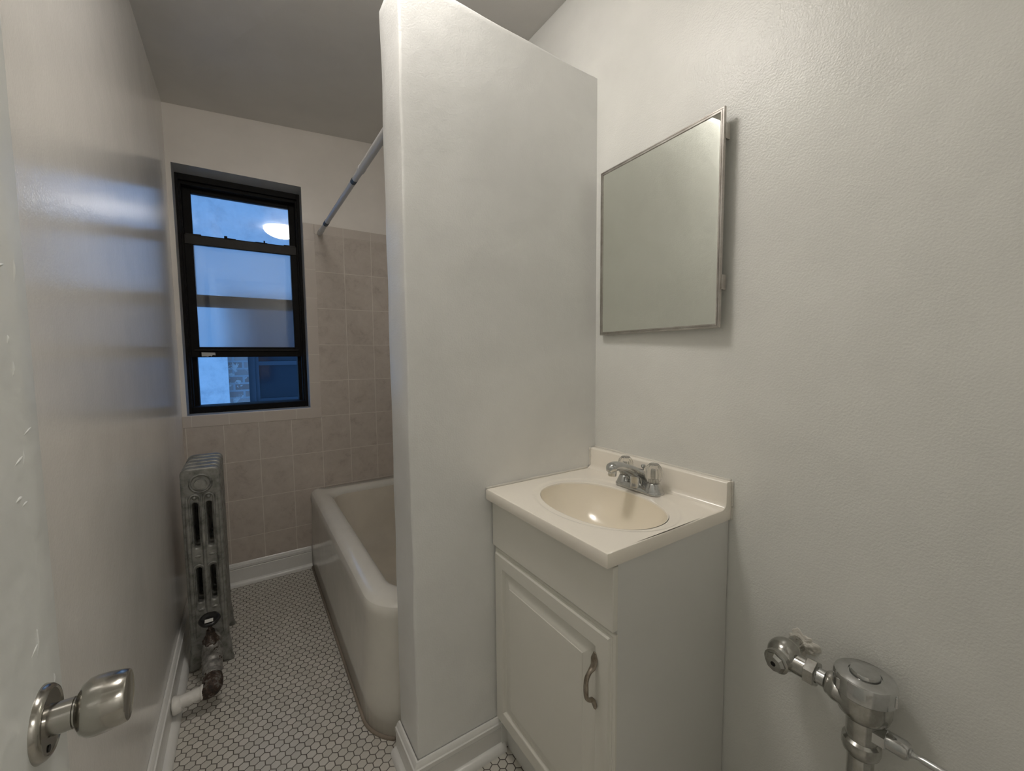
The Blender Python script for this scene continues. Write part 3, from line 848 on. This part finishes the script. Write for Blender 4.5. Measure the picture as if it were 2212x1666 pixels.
obj('lift_rod', lathe([(0, 0), (.0022, 0), (.0022, .03), (.0055, .032), (.007, .037), (.0055, .041), (0, .042)], (FXc + .018, FYc, VZ + .026), (0, 0, 1), 20), M_chrome, fc, 50)
for s in (-1, 1):
    hd = lathe([(0, .0005), (.0145, .0005), (.0165, .002), (.0185, .008), (.0225, .018), (.0235, .028), (.0222, .038), (.0185, .047), (.0135, .0525), (.0125, .054), (0, .054)], (FXc, FYc + s * .0508, VZ + .0295), (0, 0, 1), 96, 0,
               lambda a, h: 1 + (.035 if .003 < h < .05 else 0) * math.cos(12 * a))
    h_ = obj('handle', hd, M_acryl, fc, 60)
    st = lathe([(0, 0), (.0105, 0), (.0105, .012), (.005, .013), (.005, .034), (.0045, .035), (0, .035)], (FXc, FYc + s * .0508, VZ + .031), (0, 0, 1), 24, 0, lambda a, h: 1 + .08 * math.cos(12 * a))
    child_of(h_, 'stem', st, M_chrome2, 40)
    child_of(h_, 'index_cap', lathe([(0, 0), (.0105, 0), (.0105, .003), (.008, .0045), (0, .005)], (FXc, FYc + s * .0508, VZ + .0795), (0, 0, 1), 24), M_acryl, 50)

# ------------------------------------------------------------------ mirror cabinet on the right wall
MX = .999
my0, my1, mz0, mz1 = .5773, .9986, 1.2719, 1.7925
mc = thing('mirror', 'rectangular mirror in a thin metal frame on the right wall above the sink', 'mirror', (MX, .788, mz0))
MR = Matrix.Translation((MX, my1, 0)) @ Matrix.Rotation(-math.radians(2.25), 4, 'Z') @ Matrix.Translation((-MX, -my1, 0))
def mobj(nm, bm, mat, sm=None):
    bm.transform(MR); return obj(nm, bm, mat, mc, sm)
obj('case', box(MX + .007, XR - .0005, my0 + .02, my1 - .004, mz0 + .008, mz1 - .008, .001), M_steel, mc)
def fring(x, d): return [(x, my0 + d, mz0 + d), (x, my1 - d, mz0 + d), (x, my1 - d, mz1 - d), (x, my0 + d, mz1 - d)]
bm = bmesh.new()
add_rings(bm, [fring(MX + .007, .0), fring(MX + .001, 0), fring(MX, .001), fring(MX, .0035), fring(MX + .0015, .0042), fring(MX + .0015, .0055), fring(MX, .0062), fring(MX, .0095), fring(MX + .003, .0102), fring(MX + .004, .0102)], False, False)
mobj('frame', bm, M_steel, 25)
mobj('mirror_glass', box(MX + .0025, MX + .006, my0 + .009, my1 - .009, mz0 + .009, mz1 - .009), M_mirror)
for z in (mz1 - .055, mz0 + .11): mobj('hinge', box(MX + .004, MX + .022, my0 - .0015, my0 + .004, z - .018, z + .018, .0005), M_steel)

# ------------------------------------------------------------------ flush valve
FVX = .90
FS = Matrix.Translation((.95, .2555, .571)) @ Matrix.Diagonal((1.055, 1.055, 1.055, 1)) @ Matrix.Translation((-.90, -.242, -.604))
_obj = obj
def obj(nm, bm, mat, par, sm=None):
    bm.transform(FS); return _obj(nm, bm, mat, par, sm)
fv = thing('flush_valve', 'chrome toilet flush valve piped from the right wall', 'valve', (.95, .2555, 0))
sy, sz = .372, .587
bm = bmesh.new()
r_ = bmesh.ops.create_uvsphere(bm, u_segments=40, v_segments=24, radius=.031)
for v in r_['verts']: v.co = Vector((FVX + .004 + v.co.x * 1.0, sy + v.co.y, sz + .004 + v.co.z))
add_lathe(bm, [(.022, -.005), (.0235, .016), (.0235, .027), (.021, .029), (0, .029)], (FVX, sy, sz + .002), (-1, .10, -.12), 40)
add_lathe(bm, [(.0195, .01), (.0195, .042), (0, .042)], (FVX, sy, sz), (0, -1, 0), 36)
add_lathe(bm, [(.016, 0), (.016, .050)], (FVX + .015, sy, sz + .004), (1, 0, 0), 28)
obj('stop_valve', bm, M_chrome2, fv, 40)
obj('stop_cap', lathe([(.020, .028), (.020, .032), (.0155, .037), (0, .037)], (FVX, sy, sz + .002), (-1, .10, -.12), 8), M_chrome2, fv, 20)
obj('stop_screw', lathe([(0, 0), (.0048, 0), (.0048, .0006), (0, .0006)], (FVX - .0364, sy + .0037, sz - .0024), (-1, .10, -.12), 20), M_dark, fv)
obj('coupling_nut', lathe([(.0205, 0), (.0245, .002), (.0245, .018), (.0215, .020), (.0165, .020)], (FVX, sy - .040, sz), (0, -1, 0), 6, PI / 6), M_chrome2, fv, 20)
obj('tailpiece', lathe([(.0150, 0), (.0150, .045)], (FVX, sy - .055, sz), (0, -1, 0), 36), M_chrome, fv, 40)
by = .242
bm = bmesh.new()
add_lathe(bm, [(0, .515), (.0225, .515), (.0235, .530), (.0235, .556), (.030, .560), (.0365, .567), (.0395, .577), (.0400, .606), (0, .606)], (FVX, by, 0), (0, 0, 1), 48)
add_tube(bm, [(FVX, by + .010, .585), (FVX, by + .035, .586), (FVX, by + .050, .587), (FVX, by + .056, .587)], [.037, .031, .024, .018], [.022, .022, .020, .017], n=28)
obj('valve_body', bm, M_chrome2, fv, 40)
obj('cap', lathe([(.038, .604), (.0435, .6045), (.0448, .606), (.0448, .629), (.0430, .6345), (.040, .6365), (.024, .6375), (.0235, .6355), (.022, .6355), (.0215, .6415), (.020, .6435), (.012, .6435), (.0, .6428)], (FVX, by, 0), (0, 0, 1), 64), M_chrome, fv, 35)
for a in (.4, 2.5, 4.6): obj('cap_lug', box(FVX + .0442 * math.cos(a) - .003, FVX + .0442 * math.cos(a) + .003, by + .0442 * math.sin(a) - .003, by + .0442 * math.sin(a) + .003, .609, .628, .001), M_chrome, fv)
obj('outlet_nut', lathe([(.0225, .518), (.0275, .514), (.0285, .508), (.0285, .500), (.0265, .493), (.0225, .489), (.0205, .486)], (FVX, by, 0), (0, 0, 1), 48), M_chrome2, fv, 40)
obj('flush_tube', lathe([(.0195, .492), (.0195, .475), (.0192, .25), (.019, .0632)], (FVX, by, 0), (0, 0, 1), 40), M_chrome2, fv, 60)
hz = .540
obj('handle_nut', lathe([(.0125, .012), (.0175, .016), (.0175, .034), (.0155, .036), (0, .036)], (FVX, by, hz), (0, -1, 0), 6, PI / 6), M_chrome, fv, 20)
obj('handle_bell', lathe([(.0145, .034), (.0150, .040), (.0150, .058), (.0125, .063), (.0085, .064), (.0075, .066), (0, .066)], (FVX, by, hz), (0, -1, 0.02), 36), M_chrome, fv, 40)
bm = bmesh.new()
add_lathe(bm, [(0, .0), (.0045, 0), (.006, .004), (.0048, .008), (.0042, .012), (.0055, .018), (.0062, .05), (.0068, .09), (.006, .098), (0, .10)], (FVX, by - .062, hz + .001), (0, -1, .0), 24)
obj('handle', bm, M_chrome, fv, 60)

obj = _obj
# ------------------------------------------------------------------ light & camera
w = bpy.data.worlds.new('dusk sky'); sc.world = w; w.use_nodes = True
bg = w.node_tree.nodes['Background']; bg.inputs[0].default_value = (.20, .52, 1.15, 1); bg.inputs[1].default_value = 1.0

cam = bpy.data.cameras.new('camera'); co = bpy.data.objects.new('camera', cam); COL.objects.link(co)
yaw, pit, rol, f = -.5767, -.0723, -.0086, 891.5775
fw = Vector((-math.sin(yaw) * math.cos(pit), math.cos(yaw) * math.cos(pit), math.sin(pit)))
rt = Vector((math.cos(yaw), math.sin(yaw), 0)); up = rt.cross(fw)
rt2 = rt * math.cos(rol) + up * math.sin(rol); up2 = -rt * math.sin(rol) + up * math.cos(rol)
Mx = Matrix((rt2, up2, -fw)).transposed().to_4x4(); Mx.translation = Vector((0, 0, CAMZ))
co.matrix_world = Mx
cam.sensor_width = 36; cam.sensor_fit = 'HORIZONTAL'; cam.lens = f / 2212 * 36; cam.clip_start = .01; cam.clip_end = 50
sc.camera = co

for o in bpy.data.objects:
    if '_base' in o: del o['_base']
vs = sc.view_settings
vs.view_transform = 'Standard'; vs.look = 'None'; vs.gamma = 1; vs.use_curve_mapping = False; vs.exposure = .34
sc.cycles.max_bounces = 10; sc.cycles.diffuse_bounces = 6; sc.cycles.glossy_bounces = 6; sc.cycles.transmission_bounces = 10; sc.cycles.transparent_max_bounces = 12
